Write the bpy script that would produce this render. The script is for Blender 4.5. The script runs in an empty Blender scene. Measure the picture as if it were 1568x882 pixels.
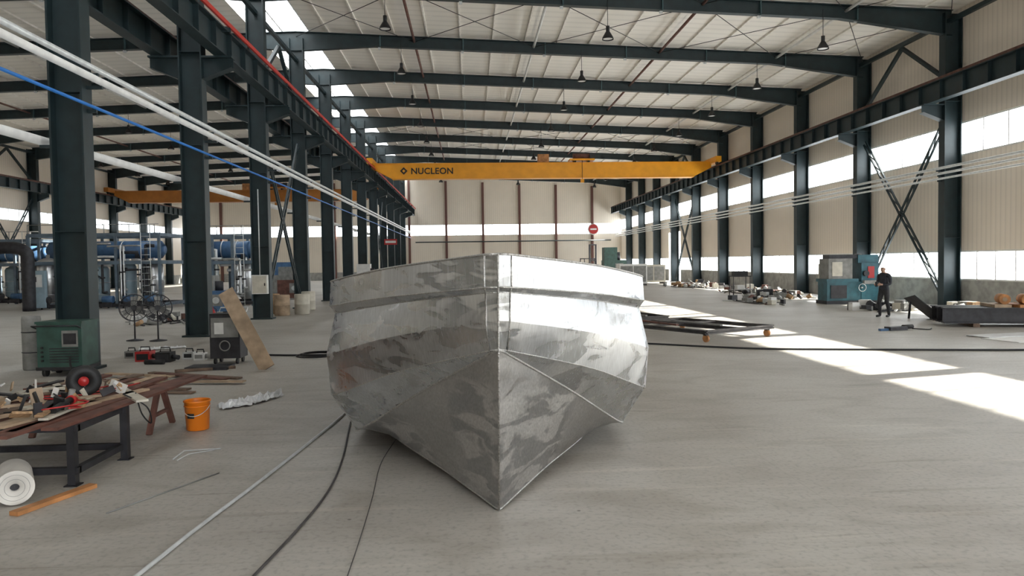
import bpy, math, random
from mathutils import Vector, Matrix, Euler
random.seed(7)
sc=bpy.context.scene
# ---------------- camera
cam=bpy.data.cameras.new('camera'); co=bpy.data.objects.new('camera',cam); sc.collection.objects.link(co)
cam.sensor_width=36; cam.lens=25.94; cam.clip_end=500; cam.clip_start=.05
R=Matrix.Rotation(-math.radians(3.214),3,'Z')@Matrix.Rotation(math.radians(90-2.02),3,'X')@Matrix.Rotation(-math.radians(.8),3,'Z')
co.matrix_world=Matrix.Translation((0,0,2.0))@R.to_4x4()
sc.camera=co
sc.view_settings.view_transform='Standard'
sc.view_settings.exposure=.22
# ---------------- materials
def mat(name,col,rough=.6,metal=0,var=.0,scale=5,bump=0,bscale=40,stretch=(1,1,1),col2=None,detail=5,emit=0):
    m=bpy.data.materials.new(name); m.use_nodes=True; nt=m.node_tree; b=nt.nodes['Principled BSDF']
    b.inputs['Base Color'].default_value=(*col,1); b.inputs['Roughness'].default_value=rough; b.inputs['Metallic'].default_value=metal
    tc=nt.nodes.new('ShaderNodeTexCoord'); mp=nt.nodes.new('ShaderNodeMapping'); mp.inputs['Scale'].default_value=stretch
    nt.links.new(tc.outputs['Object'],mp.inputs[0])
    if var or col2:
        n=nt.nodes.new('ShaderNodeTexNoise'); n.inputs['Scale'].default_value=scale; n.inputs['Detail'].default_value=detail
        nt.links.new(mp.outputs[0],n.inputs[0])
        r=nt.nodes.new('ShaderNodeValToRGB'); r.color_ramp.elements[0].position=.35; r.color_ramp.elements[1].position=.65
        c2=col2 or tuple(min(1,c*(1+var)) for c in col); c1=col if col2 else tuple(c*(1-var) for c in col)
        r.color_ramp.elements[0].color=(*c1,1); r.color_ramp.elements[1].color=(*c2,1)
        nt.links.new(n.outputs[0],r.inputs[0]); nt.links.new(r.outputs[0],b.inputs['Base Color'])
    if bump:
        n=nt.nodes.new('ShaderNodeTexNoise'); n.inputs['Scale'].default_value=bscale; n.inputs['Detail'].default_value=3
        nt.links.new(mp.outputs[0],n.inputs[0]); bp=nt.nodes.new('ShaderNodeBump'); bp.inputs['Strength'].default_value=bump; bp.inputs['Distance'].default_value=.02
        nt.links.new(n.outputs[0],bp.inputs['Height']); nt.links.new(bp.outputs[0],b.inputs['Normal'])
    return m
def ribbed(name,col,axis,period,depth=.5,dark=.8,rough=.6):
    m=mat(name,col,rough); nt=m.node_tree; b=nt.nodes['Principled BSDF']
    tc=nt.nodes.new('ShaderNodeTexCoord'); sp=nt.nodes.new('ShaderNodeSeparateXYZ'); nt.links.new(tc.outputs['Object'],sp.inputs[0])
    a=nt.nodes.new('ShaderNodeMath'); a.operation='MULTIPLY'; a.inputs[1].default_value=1/period; nt.links.new(sp.outputs[axis],a.inputs[0])
    f=nt.nodes.new('ShaderNodeMath'); f.operation='PINGPONG'; f.inputs[1].default_value=.5; nt.links.new(a.outputs[0],f.inputs[0])
    r=nt.nodes.new('ShaderNodeValToRGB'); e=r.color_ramp.elements; e[0].position=.08; e[0].color=(*[c*dark for c in col],1); e[1].position=.2; e[1].color=(*col,1)
    nt.links.new(f.outputs[0],r.inputs[0])
    n=nt.nodes.new('ShaderNodeTexNoise'); n.inputs['Scale'].default_value=.7; nt.links.new(tc.outputs['Object'],n.inputs[0])
    mx=nt.nodes.new('ShaderNodeMix'); mx.data_type='RGBA'; mx.blend_type='MULTIPLY'; mx.inputs[0].default_value=.12
    nt.links.new(r.outputs[0],mx.inputs[6]); nt.links.new(n.outputs[0],mx.inputs[7]); nt.links.new(mx.outputs[2],b.inputs['Base Color'])
    bp=nt.nodes.new('ShaderNodeBump'); bp.inputs['Strength'].default_value=depth; bp.inputs['Distance'].default_value=.03
    nt.links.new(f.outputs[0],bp.inputs['Height']); nt.links.new(bp.outputs[0],b.inputs['Normal'])
    return m
STEEL=mat('teal_paint_steel',(.010,.023,.027),.5,.0,.2,3)
STEELR=mat('teal_paint_light',(.05,.10,.11),.5,0,.2,3)
GALV=mat('galvanised_pipe',(.58,.60,.60),.35,.3,.1,8)
BLUEP=mat('blue_pipe_paint',(.02,.16,.5),.4)
RED=mat('red_rail_paint',(.5,.03,.02),.5)
RUST=mat('primer_red_brown',(.13,.055,.04),.7,0,.3,5)
YEL=mat('crane_yellow',(.82,.35,.01),.4,0,.06,2)
ORG2=mat('crane_orange_faded',(.38,.14,.02),.5,0,.1,2)
ORG=mat('bucket_orange',(.72,.19,.01),.4)
BLK=mat('black_rubber',(.012,.012,.013),.6)
WHT=mat('white_paint',(.72,.72,.70),.5,0,.08,4)
WALL=ribbed('corrugated_cream_wall',(.84,.76,.66),'Y',.25,.3,.9)
WALLX=ribbed('corrugated_cream_wall_x',(.78,.71,.61),'X',.25,.3,.9)
ROOF=ribbed('roof_lining',(.93,.89,.82),'Y',.6,.2,.91)
PLINTH=mat('plinth_concrete',(.33,.33,.31),.8,0,.2,3)
BROWN=mat('brown_steel_post',(.12,.05,.04),.6)
WOOD=mat('raw_wood',(.38,.24,.13),.7,0,.35,6,.3,30,(1,8,8))
WOOD2=mat('dark_wood',(.15,.10,.07),.7,0,.35,6,.3,30)
SHEET=mat('wood_board',(.38,.28,.19),.7,0,.25,4)
GREEN=mat('welder_green',(.03,.078,.063),.5,0,.25,4)
TEAL=mat('machine_teal',(.02,.10,.13),.45,0,.25,4)
BLUE=mat('equipment_blue',(.05,.12,.24),.45,0,.25,3)
FRB=mat('skid_frame_grey_blue',(.10,.14,.18),.5,0,.2,3)
LBLUE=mat('pale_blue_panel',(.30,.40,.46),.5,0,.1,3)
SST=mat('stainless_steel',(.55,.56,.57),.28,.9,.12,3)
DARK=mat('dark_steel',(.03,.03,.035),.5,.2,.3,6)
GSTL=mat('mill_scale_steel',(.07,.065,.065),.5,.3,.3,6)
GREY=mat('grey_paint',(.22,.22,.21),.6,0,.2,5)
CREAM=mat('cream_paint',(.55,.52,.44),.5,0,.1,5)
PLAST=mat('white_plastic_film',(.62,.63,.64),.35,0,.1,6)
FOAM=mat('white_foam',(.66,.64,.60),.8,0,.08,6)
REDP=mat('tool_red',(.40,.02,.02),.4)
ORNG=mat('weathered_orange_wood',(.42,.19,.07),.7,0,.3,5)
def N(nt,L,tc,s,d,st=(1,1,1),dist=0,rot=(0,0,0),loc=(0,0,0)):
    mp=nt.nodes.new('ShaderNodeMapping'); mp.inputs['Scale'].default_value=st; mp.inputs['Rotation'].default_value=rot; mp.inputs['Location'].default_value=loc; L.new(tc.outputs['Object'],mp.inputs[0])
    n=nt.nodes.new('ShaderNodeTexNoise'); n.inputs['Scale'].default_value=s; n.inputs['Detail'].default_value=d; n.inputs['Distortion'].default_value=dist; L.new(mp.outputs[0],n.inputs[0]); return n
def RA(nt,L,src,p0,c0,p1,c1):
    r=nt.nodes.new('ShaderNodeValToRGB'); e=r.color_ramp.elements; e[0].position=p0; e[0].color=(*c0,1); e[1].position=p1; e[1].color=(*c1,1); L.new(src,r.inputs[0]); return r.outputs[0]
def MUL(nt,L,a,c,f=1,bt='MULTIPLY'):
    x=nt.nodes.new('ShaderNodeMix'); x.data_type='RGBA'; x.blend_type=bt
    if isinstance(f,(int,float)): x.inputs[0].default_value=f
    else: L.new(f,x.inputs[0])
    L.new(a,x.inputs[6]); L.new(c,x.inputs[7]); return x.outputs[2]
def floor_mat():
    m=mat('concrete_floor',(.4,.38,.35),.55); nt=m.node_tree; b=nt.nodes['Principled BSDF']; L=nt.links
    tc=nt.nodes.new('ShaderNodeTexCoord')
    n1=N(nt,L,tc,.3,8,rot=(0,0,.4)); c1=RA(nt,L,n1.outputs[0],.3,(.35,.325,.29),.7,(.50,.485,.45))
    n2=N(nt,L,tc,.9,9,(1,1.8,1),1.0,(0,0,.5)); c2=RA(nt,L,n2.outputs[0],.3,(.78,.76,.73),.52,(1,1,1))
    n4=N(nt,L,tc,1.3,6,(.35,3,1),.6,(0,0,1.2)); c4=RA(nt,L,n4.outputs[0],.62,(1,1,1),.72,(.82,.80,.77))
    n6=N(nt,L,tc,2.6,5,(.2,4,1),.3,(0,0,.15)); c6=RA(nt,L,n6.outputs[0],.64,(1,1,1),.74,(.78,.76,.74))
    n7=N(nt,L,tc,1.8,5,(.25,4,1),.5,(0,0,-.5)); c7=RA(nt,L,n7.outputs[0],.60,(1,1,1),.72,(1.16,1.15,1.13))
    n3=N(nt,L,tc,22,6); c3=RA(nt,L,n3.outputs[0],.25,(.72,.72,.72),.5,(1,1,1))
    vo=nt.nodes.new('ShaderNodeTexVoronoi'); vo.inputs['Scale'].default_value=1.6; L.new(tc.outputs['Object'],vo.inputs[0]); c5=RA(nt,L,vo.outputs['Distance'],.018,(.35,.33,.3),.03,(1,1,1))
    br=nt.nodes.new('ShaderNodeTexBrick'); br.offset=0; br.inputs['Scale'].default_value=1; br.inputs['Brick Width'].default_value=6.5; br.inputs['Row Height'].default_value=6.5; br.inputs['Mortar Size'].default_value=.004
    br.inputs['Color1'].default_value=(1,1,1,1); br.inputs['Color2'].default_value=(1,1,1,1); br.inputs['Mortar'].default_value=(.88,.87,.85,1)
    mp=nt.nodes.new('ShaderNodeMapping'); mp.inputs['Location'].default_value=(3.6,1.5,0); L.new(tc.outputs['Object'],mp.inputs[0]); L.new(mp.outputs[0],br.inputs[0])
    o=c1
    for c in(c2,c3,c4,c5,c6,c7,br.outputs[0]): o=MUL(nt,L,o,c)
    L.new(o,b.inputs['Base Color'])
    rr=nt.nodes.new('ShaderNodeMapRange'); rr.inputs[3].default_value=.34; rr.inputs[4].default_value=.62; L.new(n2.outputs[0],rr.inputs[0]); L.new(rr.outputs[0],b.inputs['Roughness'])
    bp=nt.nodes.new('ShaderNodeBump'); bp.inputs['Strength'].default_value=.12; bp.inputs['Distance'].default_value=.01; L.new(n3.outputs[0],bp.inputs['Height']); L.new(bp.outputs[0],b.inputs['Normal'])
    return m
FLOOR=floor_mat()
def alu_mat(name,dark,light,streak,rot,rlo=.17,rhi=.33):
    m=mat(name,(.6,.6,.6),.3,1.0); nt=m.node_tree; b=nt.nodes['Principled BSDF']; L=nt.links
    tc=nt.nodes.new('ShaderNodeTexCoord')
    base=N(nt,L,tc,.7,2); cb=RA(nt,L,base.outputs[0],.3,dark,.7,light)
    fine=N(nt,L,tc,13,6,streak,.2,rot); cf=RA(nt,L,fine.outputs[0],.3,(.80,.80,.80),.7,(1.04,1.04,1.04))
    # hand-ground swirl passes in a few areas of the plating
    sw=N(nt,L,tc,1.8,2,(1,1,3.4),1.3,(0,.6,.3)); pm=N(nt,L,tc,.8,1,loc=(.6,.2,.4))
    swc=RA(nt,L,sw.outputs[0],.46,(.84,.85,.87),.54,(1.28,1.27,1.26)); pmc=RA(nt,L,pm.outputs[0],.47,(0,0,0),.54,(1,1,1))
    c=MUL(nt,L,cb,cf); c=MUL(nt,L,c,swc,pmc); L.new(c,b.inputs['Base Color'])
    rb=nt.nodes.new('ShaderNodeMapRange'); rb.inputs[1].default_value=.44; rb.inputs[2].default_value=.56; rb.inputs[3].default_value=rlo; rb.inputs[4].default_value=rhi; L.new(sw.outputs[0],rb.inputs[0])
    ad=nt.nodes.new('ShaderNodeMath'); ad.operation='MULTIPLY_ADD'; ad.inputs[1].default_value=.16; L.new(fine.outputs[0],ad.inputs[0]); L.new(rb.outputs[0],ad.inputs[2]); L.new(ad.outputs[0],b.inputs['Roughness'])
    b.inputs['Anisotropic'].default_value=.4
    big=N(nt,L,tc,1.0,1,(1,1,1.4),.5)
    bp=nt.nodes.new('ShaderNodeBump'); bp.inputs['Strength'].default_value=.7; bp.inputs['Distance'].default_value=.05; L.new(big.outputs[0],bp.inputs['Height'])
    b3=nt.nodes.new('ShaderNodeBump'); b3.inputs['Strength'].default_value=.13; b3.inputs['Distance'].default_value=.012; L.new(sw.outputs[0],b3.inputs['Height']); L.new(bp.outputs[0],b3.inputs['Normal'])
    b2=nt.nodes.new('ShaderNodeBump'); b2.inputs['Strength'].default_value=.3; b2.inputs['Distance'].default_value=.002; L.new(fine.outputs[0],b2.inputs['Height']); L.new(b3.outputs[0],b2.inputs['Normal']); L.new(b2.outputs[0],b.inputs['Normal'])
    return m
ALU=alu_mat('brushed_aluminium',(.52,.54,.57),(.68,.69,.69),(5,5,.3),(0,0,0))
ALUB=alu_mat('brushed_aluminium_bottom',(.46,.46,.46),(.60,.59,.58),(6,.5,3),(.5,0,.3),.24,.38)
WELD=mat('weld_bead',(.50,.49,.47),.35,.9,.25,60,.6,80)
def glassm():
    m=bpy.data.materials.new('window_glazing'); m.use_nodes=True; nt=m.node_tree; nt.nodes.clear()
    o=nt.nodes.new('ShaderNodeOutputMaterial'); t=nt.nodes.new('ShaderNodeBsdfTransparent'); t.inputs[0].default_value=(.95,.97,.97,1)
    nt.links.new(t.outputs[0],o.inputs[0]); return m
GLASS=glassm()
# ---------------- mesh builder
class MB:
    def __init__(s): s.v=[];s.f=[];s.m=[];s.mats=[];s.sm=[]
    def mi(s,m):
        if m not in s.mats: s.mats.append(m)
        return s.mats.index(m)
    def add(s,vs,fs,m,smooth=False):
        o=len(s.v); s.v+=[tuple(v) for v in vs]; k=s.mi(m)
        for f in fs: s.f.append([i+o for i in f]); s.m.append(k); s.sm.append(smooth)
    def box(s,c,d,m,rot=None):
        vs=[Vector((x*d[0]/2,y*d[1]/2,z*d[2]/2)) for x in(-1,1) for y in(-1,1) for z in(-1,1)]
        if rot is not None: vs=[rot@v for v in vs]
        s.add([v+Vector(c) for v in vs],[(0,1,3,2),(4,6,7,5),(0,4,5,1),(2,3,7,6),(0,2,6,4),(1,5,7,3)],m)
    def b2(s,lo,hi,m): s.box([(a+b)/2 for a,b in zip(lo,hi)],[abs(b-a) for a,b in zip(lo,hi)],m)
    def frame(s,p1,p2,up=(0,0,1)):
        p1=Vector(p1);p2=Vector(p2);d=(p2-p1);L=d.length;d.normalize();up=Vector(up)
        if abs(d.dot(up))>.98: up=Vector((1,0,0))
        x=d.cross(up).normalized(); z=x.cross(d).normalized()
        return p1,p2,L,Matrix((x,d,z)).transposed()
    def beam(s,p1,p2,w,h,m,up=(0,0,1)):
        p1,p2,L,M=s.frame(p1,p2,up); s.box((p1+p2)/2,(w,L,h),m,M)
    def ibeam(s,p1,p2,w,h,m,up=(0,0,1),t=.03):
        p1,p2,L,M=s.frame(p1,p2,up); c=(p1+p2)/2
        s.box(c,(t*.7,L,h-2*t),m,M)
        for k in(-1,1): s.box(c+M@Vector((0,0,k*(h-t)/2)),(w,L,t),m,M)
    def cyl(s,p1,p2,r1,m,r2=None,n=16,cap=True):
        r2=r1 if r2 is None else r2
        p1,p2,L,M=s.frame(p1,p2); vs=[]
        for p,r in((p1,r1),(p2,r2)):
            for i in range(n):
                a=2*math.pi*i/n; vs.append(p+M@Vector((math.cos(a)*r,0,math.sin(a)*r)))
        s.add(vs,[(i,(i+1)%n,n+(i+1)%n,n+i) for i in range(n)],m,True)
        if cap:
            o=len(s.v)-2*n; k=s.mi(m)
            s.f+= [[o+i for i in range(n)][::-1],[o+n+i for i in range(n)]]; s.m+=[k,k]; s.sm+=[False,False]
    def tube(s,pts,r,m,n=8,cap=True):
        pts=[Vector(p) for p in pts]; vs=[]
        for i,p in enumerate(pts):
            d=(pts[min(i+1,len(pts)-1)]-pts[max(i-1,0)]).normalized(); up=Vector((0,0,1)) if abs(d.z)<.95 else Vector((1,0,0))
            x=d.cross(up).normalized(); z=x.cross(d)
            for k in range(n):
                a=2*math.pi*k/n; vs.append(p+x*math.cos(a)*r+z*math.sin(a)*r)
        fs=[(i*n+k,i*n+(k+1)%n,(i+1)*n+(k+1)%n,(i+1)*n+k) for i in range(len(pts)-1) for k in range(n)]
        if cap: fs+= [tuple(range(n))[::-1],tuple((len(pts)-1)*n+k for k in range(n))]
        s.add(vs,fs,m,True)
    def lathe(s,c,prof,m,n=24,M=None):
        c=Vector(c); vs=[]
        for r,z in prof:
            for k in range(n):
                a=2*math.pi*k/n; v=Vector((r*math.cos(a),r*math.sin(a),z)); vs.append(c+(M@v if M is not None else v))
        s.add(vs,[(i*n+k,i*n+(k+1)%n,(i+1)*n+(k+1)%n,(i+1)*n+k) for i in range(len(prof)-1) for k in range(n)],m,True)
    def torus(s,c,R_,r,m,M=None,n=24,k=8):
        c=Vector(c); vs=[]
        for i in range(n):
            a=2*math.pi*i/n
            for j in range(k):
                b=2*math.pi*j/k; v=Vector(((R_+r*math.cos(b))*math.cos(a),(R_+r*math.cos(b))*math.sin(a),r*math.sin(b))); vs.append(c+(M@v if M is not None else v))
        s.add(vs,[(i*k+j,((i+1)%n)*k+j,((i+1)%n)*k+(j+1)%k,i*k+(j+1)%k) for i in range(n) for j in range(k)],m,True)
    def build(s,name,loc=(0,0,0),rz=0,parent=None):
        me=bpy.data.meshes.new(name); me.from_pydata(s.v,[],s.f)
        for m in s.mats: me.materials.append(m)
        me.polygons.foreach_set('material_index',s.m); me.polygons.foreach_set('use_smooth',s.sm); me.update()
        ob=bpy.data.objects.new(name,me); sc.collection.objects.link(ob); ob.location=loc; ob.rotation_euler=(0,0,rz)
        if parent: ob.parent=parent
        return ob
def inst(ob,loc,rz=0):
    o=bpy.data.objects.new(ob.name.split('.')[0],ob.data); sc.collection.objects.link(o); o.location=loc; o.rotation_euler=(0,0,rz); return o
def empty(name,loc=(0,0,0),rz=0):
    e=bpy.data.objects.new(name,None); sc.collection.objects.link(e); e.location=loc; e.rotation_euler=(0,0,rz); return e
def cr(pts,n=8):
    P=[Vector(p) for p in pts]; out=[]
    for i in range(len(P)-1):
        p0=P[max(i-1,0)];p1=P[i];p2=P[i+1];p3=P[min(i+2,len(P)-1)]
        for k in range(n):
            t=k/n; out.append(.5*((2*p1)+(p2-p0)*t+(2*p0-5*p1+4*p2-p3)*t*t+(3*p1-p0-3*p2+p3)*t**3))
    out.append(P[-1]); return out
# ---------------- shell
XL,XR,XW=-7.75,18.8,-34.3; Y0,Y1=-11.0,93.0
WR=XR+.4; WLX=XW-.4
GY=[-4.5+6.5*i for i in range(15)]
RZ,EZ=12.4,11.3
def rz(x): return RZ-(abs(x-XL))*(RZ-EZ)/(XR-XL)
b=MB(); b.b2((WLX-.2,Y0-.2,-.3),(WR+.2,Y1+.2,0),FLOOR); b.build('floor')
def strip_wall(name,x0,x1,bands,mats,door=None):
    w=MB()
    for (za,zb),m in zip(bands,mats):
        if door and za<door[2]:
            zt=min(zb,door[2])
            w.b2((x0,Y0,za),(x1,door[0],zt),m); w.b2((x0,door[1],za),(x1,Y1,zt),m)
            if zb>door[2]: w.b2((x0,Y0,door[2]),(x1,Y1,zb),m)
        else: w.b2((x0,Y0,za),(x1,Y1,zb),m)
    return w.build(name)
WU=(5.9,7.2); WLo=(1.05,2.2)
strip_wall('wall_right',WR,WR+.12,[(0,1.05),(2.2,5.9),(7.2,11.75)],[PLINTH,WALL,WALL],(66.5,70.5,4.6))
LU=(5.65,6.6)
strip_wall('wall_left',WLX-.12,WLX,[(0,1.0),(1.0,5.65),(6.6,11.75)],[PLINTH,WALL,WALL])
def ribbon(name,x,za,zb,skip=None,pitch=1.3):
    w=MB(); y=Y0
    segs=[(Y0,skip[0]),(skip[1],Y1)] if skip else [(Y0,Y1)]
    for a,c in segs:
        w.b2((x-.04,a,za),(x+.04,c,za+.06),WHT); w.b2((x-.04,a,zb-.06),(x+.04,c,zb),WHT)
        w.add([(x,a,za),(x,c,za),(x,c,zb),(x,a,zb)],[(0,1,2,3)],GLASS)
    while y<Y1:
        if not(skip and skip[0]<y<skip[1]): w.b2((x-.03,y,za),(x+.03,y+.05,zb),WHT)
        y+=pitch
    return w.build(name)
ribbon('window_1',WR+.06,*WU); ribbon('window_2',WR+.06,*WLo,skip=(66.5,70.5),pitch=1.0)
ribbon('window_3',WLX-.06,*LU)
w=MB()
w.b2((WLX,Y1,0),(WR,Y1+.12,1.0),PLINTH); w.b2((WLX,Y1,1.0),(WR,Y1+.12,5.4),WALLX)
w.add([(x,y,z) for y in(Y1,Y1+.12) for x,z in((WLX,6.8),(WR,6.8),(WR,rz(WR)+.35),(XL,RZ+.4),(WLX,rz(WR)+.35))],[(0,1,2,3,4),(9,8,7,6,5)],WALLX)
w.build('wall_far')
w=MB()
for x in [WLX+i*1.5 for i in range(36)]: w.b2((x,Y1+.02,5.4),(x+.05,Y1+.08,6.8),WHT)
for z in(5.4,6.74): w.b2((WLX,Y1+.02,z),(WR,Y1+.08,z+.06),WHT)
w.add([(WLX,Y1+.05,5.4),(WR,Y1+.05,5.4),(WR,Y1+.05,6.8),(WLX,Y1+.05,6.8)],[(0,1,2,3)],GLASS); w.build('window_4')
w=MB()
for i in range(12):
    x=XR-4.6*(i+.72); w.b2((x-.14,Y1-.3,0),(x+.14,Y1,rz(x)),BROWN)
w.build('end_wall_posts')
w=MB()
w.b2((WLX,Y0-.12,0),(3,Y0,12.4),WALLX); w.b2((3,Y0-.12,8.5),(WR,Y0,12.4),WALLX); w.b2((17,Y0-.12,0),(WR,Y0,8.5),WALLX); w.build('wall_near')
SKX=(XL-1.9,XL+.55)
w=MB()
def roofslab(x0,x1):
    w.add([(x,y,rz(x)+.33+dz) for dz in(0,.08) for x,y in((x0,Y0),(x1,Y0),(x1,Y1),(x0,Y1))],[(0,1,2,3),(7,6,5,4),(0,4,5,1),(1,5,6,2),(2,6,7,3),(3,7,4,0)],ROOF)
roofslab(SKX[1],WR+.12); roofslab(WLX-.12,SKX[0])
w.build('ceiling')
w=MB()
for x in SKX+((SKX[0]+SKX[1])/2,): w.b2((x-.03,Y0,RZ+.3),(x+.03,Y1,RZ+.4),WHT)
y=Y0
while y<Y1: w.b2((SKX[0],y,RZ+.33),(SKX[1],y+.05,RZ+.38),WHT); y+=1.3
w.add([(SKX[0],Y0,RZ+.36),(SKX[1],Y0,RZ+.36),(SKX[1],Y1,RZ+.36),(SKX[0],Y1,RZ+.36)],[(0,1,2,3)],GLASS)
w.build('skylight_window')
w=MB(); x=XW+1
while x<XR:
    if not SKX[0]-.1<x<SKX[1]+.1: w.b2((x-.03,Y0,rz(x)+.25),(x+.03,Y1,rz(x)+.33),ROOF)
    x+=1.5
w.build('roof_purlins')
def column(h,dx,brackets):
    b=MB(); 
    for k in(-1,1): b.b2((k*dx/2-.02,-.19,0),(k*dx/2+.02,.19,h),STEEL)
    b.b2((-dx/2,-.01,0),(dx/2,.01,h),STEEL); b.b2((-dx/2-.1,-.26,0),(dx/2+.1,.26,.05),STEEL)
    for z in(2.7,5.4,8.0,9.0): b.b2((-dx/2,-.18,z),(dx/2,.18,z+.02),STEEL)
    for k in brackets:
        x0=k*dx/2; x1=k*(dx/2+.85)
        b.b2((min(x0,x1),-.17,7.85),(max(x0,x1),.17,7.9),STEEL)
        b.add([(x0,-.012,7.25),(x0,-.012,7.87),(x1,-.012,7.87),(x1,-.012,7.6)],[(0,1,2,3)],STEEL)
        b.add([(x0,-.17,7.25),(x0,.17,7.25),(x1,.17,7.58),(x1,-.17,7.58)],[(0,1,2,3)],STEEL)
    return b
cr_=column(EZ+.1,.65,[-1]).build('steel_column',(XR,GY[0],0))
cl_=column(EZ+.1,.65,[1]).build('steel_column',(XW,GY[0],0))
cm_=column(RZ-.1,.6,[-1,1]).build('steel_column',(XL,GY[0],0))
for y in GY[1:]:
    inst(cr_,(XR,y,0)); inst(cl_,(XW,y,0)); inst(cm_,(XL,y,0))
def rafter():
    b=MB()
    for xe in(XR,XW):
        s=1 if xe>XL else -1
        segs=[XL,XL+s*3.5,xe-s*4.5,xe]; dep=[.85,.5,.5,.95]
        for a in range(3):
            xa,xb=segs[a],segs[a+1]; za,zb=rz(xa)+.2,rz(xb)+.2; da,db=dep[a],dep[a+1]
            b.add([(xa,0,za),(xb,0,zb),(xb,0,zb-db),(xa,0,za-da)],[(0,1,2,3)],STEEL)
            for (p,q) in(((xa,za),(xb,zb)),((xa,za-da),(xb,zb-db))): b.beam((p[0],0,p[1]),(q[0],0,q[1]),.26,.03,STEEL)
        for t in range(1,7):
            x=XL+(xe-XL)*t/7; b.b2((x-.02,-.13,rz(x)-.34),(x+.02,.13,rz(x)+.2),STEELR)
            b.b2((x-.1,-.05,rz(x)-.42),(x+.02,.05,rz(x)-.33),GALV)
    return b
r_=rafter().build('roof_rafter',(0,GY[0],0))
for y in GY[1:]: inst(r_,(0,y,0))
w=MB()
for y in GY[:-1]:
    for i,x in enumerate((-2.4,3.1,9.0,14.6,-13.5,-20,-27)): w.cyl((x,y,rz(x)),(x,y+6.5,rz(x)),.06,RUST if i%2==0 else WHT,n=8)
    w.beam((XR-.1,y,EZ-.2),(XR-.1,y+6.5,EZ-.2),.16,.16,STEEL); w.beam((XL,y,RZ-1.1),(XL,y+6.5,RZ-1.1),.14,.14,STEEL); w.beam((XW+.1,y,EZ-.2),(XW+.1,y+6.5,EZ-.2),.16,.16,STEEL)
w.build('roof_tie_struts')
w=MB()
xs=[XL,-2.4,3.1,9.0,14.6,XR]
for y in(21.5,28,54,60.5):
    for a,c in zip(xs[:-1],xs[1:]):
        w.cyl((a,y,rz(a)),(c,y+6.5,rz(c)),.015,BLK,n=5); w.cyl((c,y,rz(c)),(a,y+6.5,rz(a)),.015,BLK,n=5)
w.build('roof_bracing_rods')
def girder(x,name,red=False):
    w=MB(); w.ibeam((x,Y0+.3,8.28),(x,Y1-.3,8.28),.34,.76,STEEL)
    y=Y0+.4
    while y<Y1-.5: w.b2((x-.15,y,7.93),(x+.15,y+.02,8.63),STEEL); y+=1.3
    w.b2((x-.04,Y0+.3,8.66),(x+.04,Y1-.3,8.8),RUST)
    if red: 
        w.b2((x+.2,Y0+.3,8.72),(x+.26,Y1-.4,8.84),RED)
        for y in GY: w.b2((x+.0,y-.03,8.6),(x+.26,y+.03,8.75),STEEL)
    return w.build(name)
XGL,XGR=XL+.34+.5,XR-.33-.55
girder(XGL,'crane_runway_girder',True); girder(XGR,'crane_runway_girder'); girder(XL-.34-.55,'crane_runway_girder'); girder(XW+.33+.55,'crane_runway_girder')
def lattice(w,p,q,m=STEEL,gap=.22):
    p=Vector(p);q=Vector(q); d=(q-p).normalized(); n=Vector((1,0,0)).cross(d).normalized()*gap/2
    for k in(-1,1): w.beam(p+n*k,q+n*k,.07,.07,m)
    L=(q-p).length; c=int(L/.7)
    for i in range(c):
        a=p+d*(L*i/c); e=p+d*(L*(i+1)/c); w.beam(a+n,e-n,.04,.04,m)
def bracebay(x,y,name):
    w=MB(); lattice(w,(x,y+.25,.3),(x,y+6.25,7.4)); lattice(w,(x,y+6.25,.3),(x,y+.25,7.4))
    w.beam((x,y+.2,8.9),(x,y+3.25,11.0),.14,.14,STEEL); w.beam((x,y+6.3,8.9),(x,y+3.25,11.0),.14,.14,STEEL)
    return w.build(name)
bracebay(XR,28,'cross_bracing'); bracebay(XR,60.5,'cross_bracing'); bracebay(XL,28,'cross_bracing'); bracebay(XL,60.5,'cross_bracing'); bracebay(XW,54,'cross_bracing')
def piperun(name,pipes,xcol,y0=Y0+.3,y1=Y1-1):
    w=MB()
    for x,z,r,m in pipes: w.cyl((x,y0,z),(x,y1,z),r,m,n=10)
    for y in GY:
        for x,z,r,m in pipes: w.b2((min(x,xcol),y-.03,z-r-.06),(max(x,xcol),y+.03,z-r),STEEL)
    return w.build(name)
piperun('overhead_pipes',[(XL+.55,5.85,.055,GALV),(XL+.62,5.62,.07,WHT),(XL+.5,5.12,.03,BLUEP)],XL+.3)
piperun('overhead_pipes',[(XL-.6,4.5,.09,WHT)],XL-.3)
piperun('overhead_pipes',[(XR-.55,5.4,.05,GALV),(XR-.5,5.2,.045,GALV),(XR-.5,5.0,.04,GALV)],XR-.3)
w=MB(); w.cyl((XL+1,Y1-.5,4.6),(XR-1,Y1-.5,4.6),.07,STEEL,n=8); w.build('end_wall_pipe')
def lamp():
    b=MB(); b.cyl((0,0,0),(0,0,1.0),.012,BLK,n=6); b.cyl((0,0,-.22),(0,0,0),.07,BLK,n=12)
    b.lathe((0,0,-.5),[(.22,0),(.2,.08),(.13,.2),(.07,.3)],BLK,20); b.lathe((0,0,-.47),[(.001,0),(.18,0)],WHT,20); return b
l0=None
for y in GY[1:-1]:
    for x in(-3.0,5.3,13.6,-12.5,-21,-29):
        z=rz(x)-.3-.75
        if l0 is None: l0=lamp().build('high_bay_lamp',(x,y-.2,z))
        else: inst(l0,(x,y-.2,z))
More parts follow.
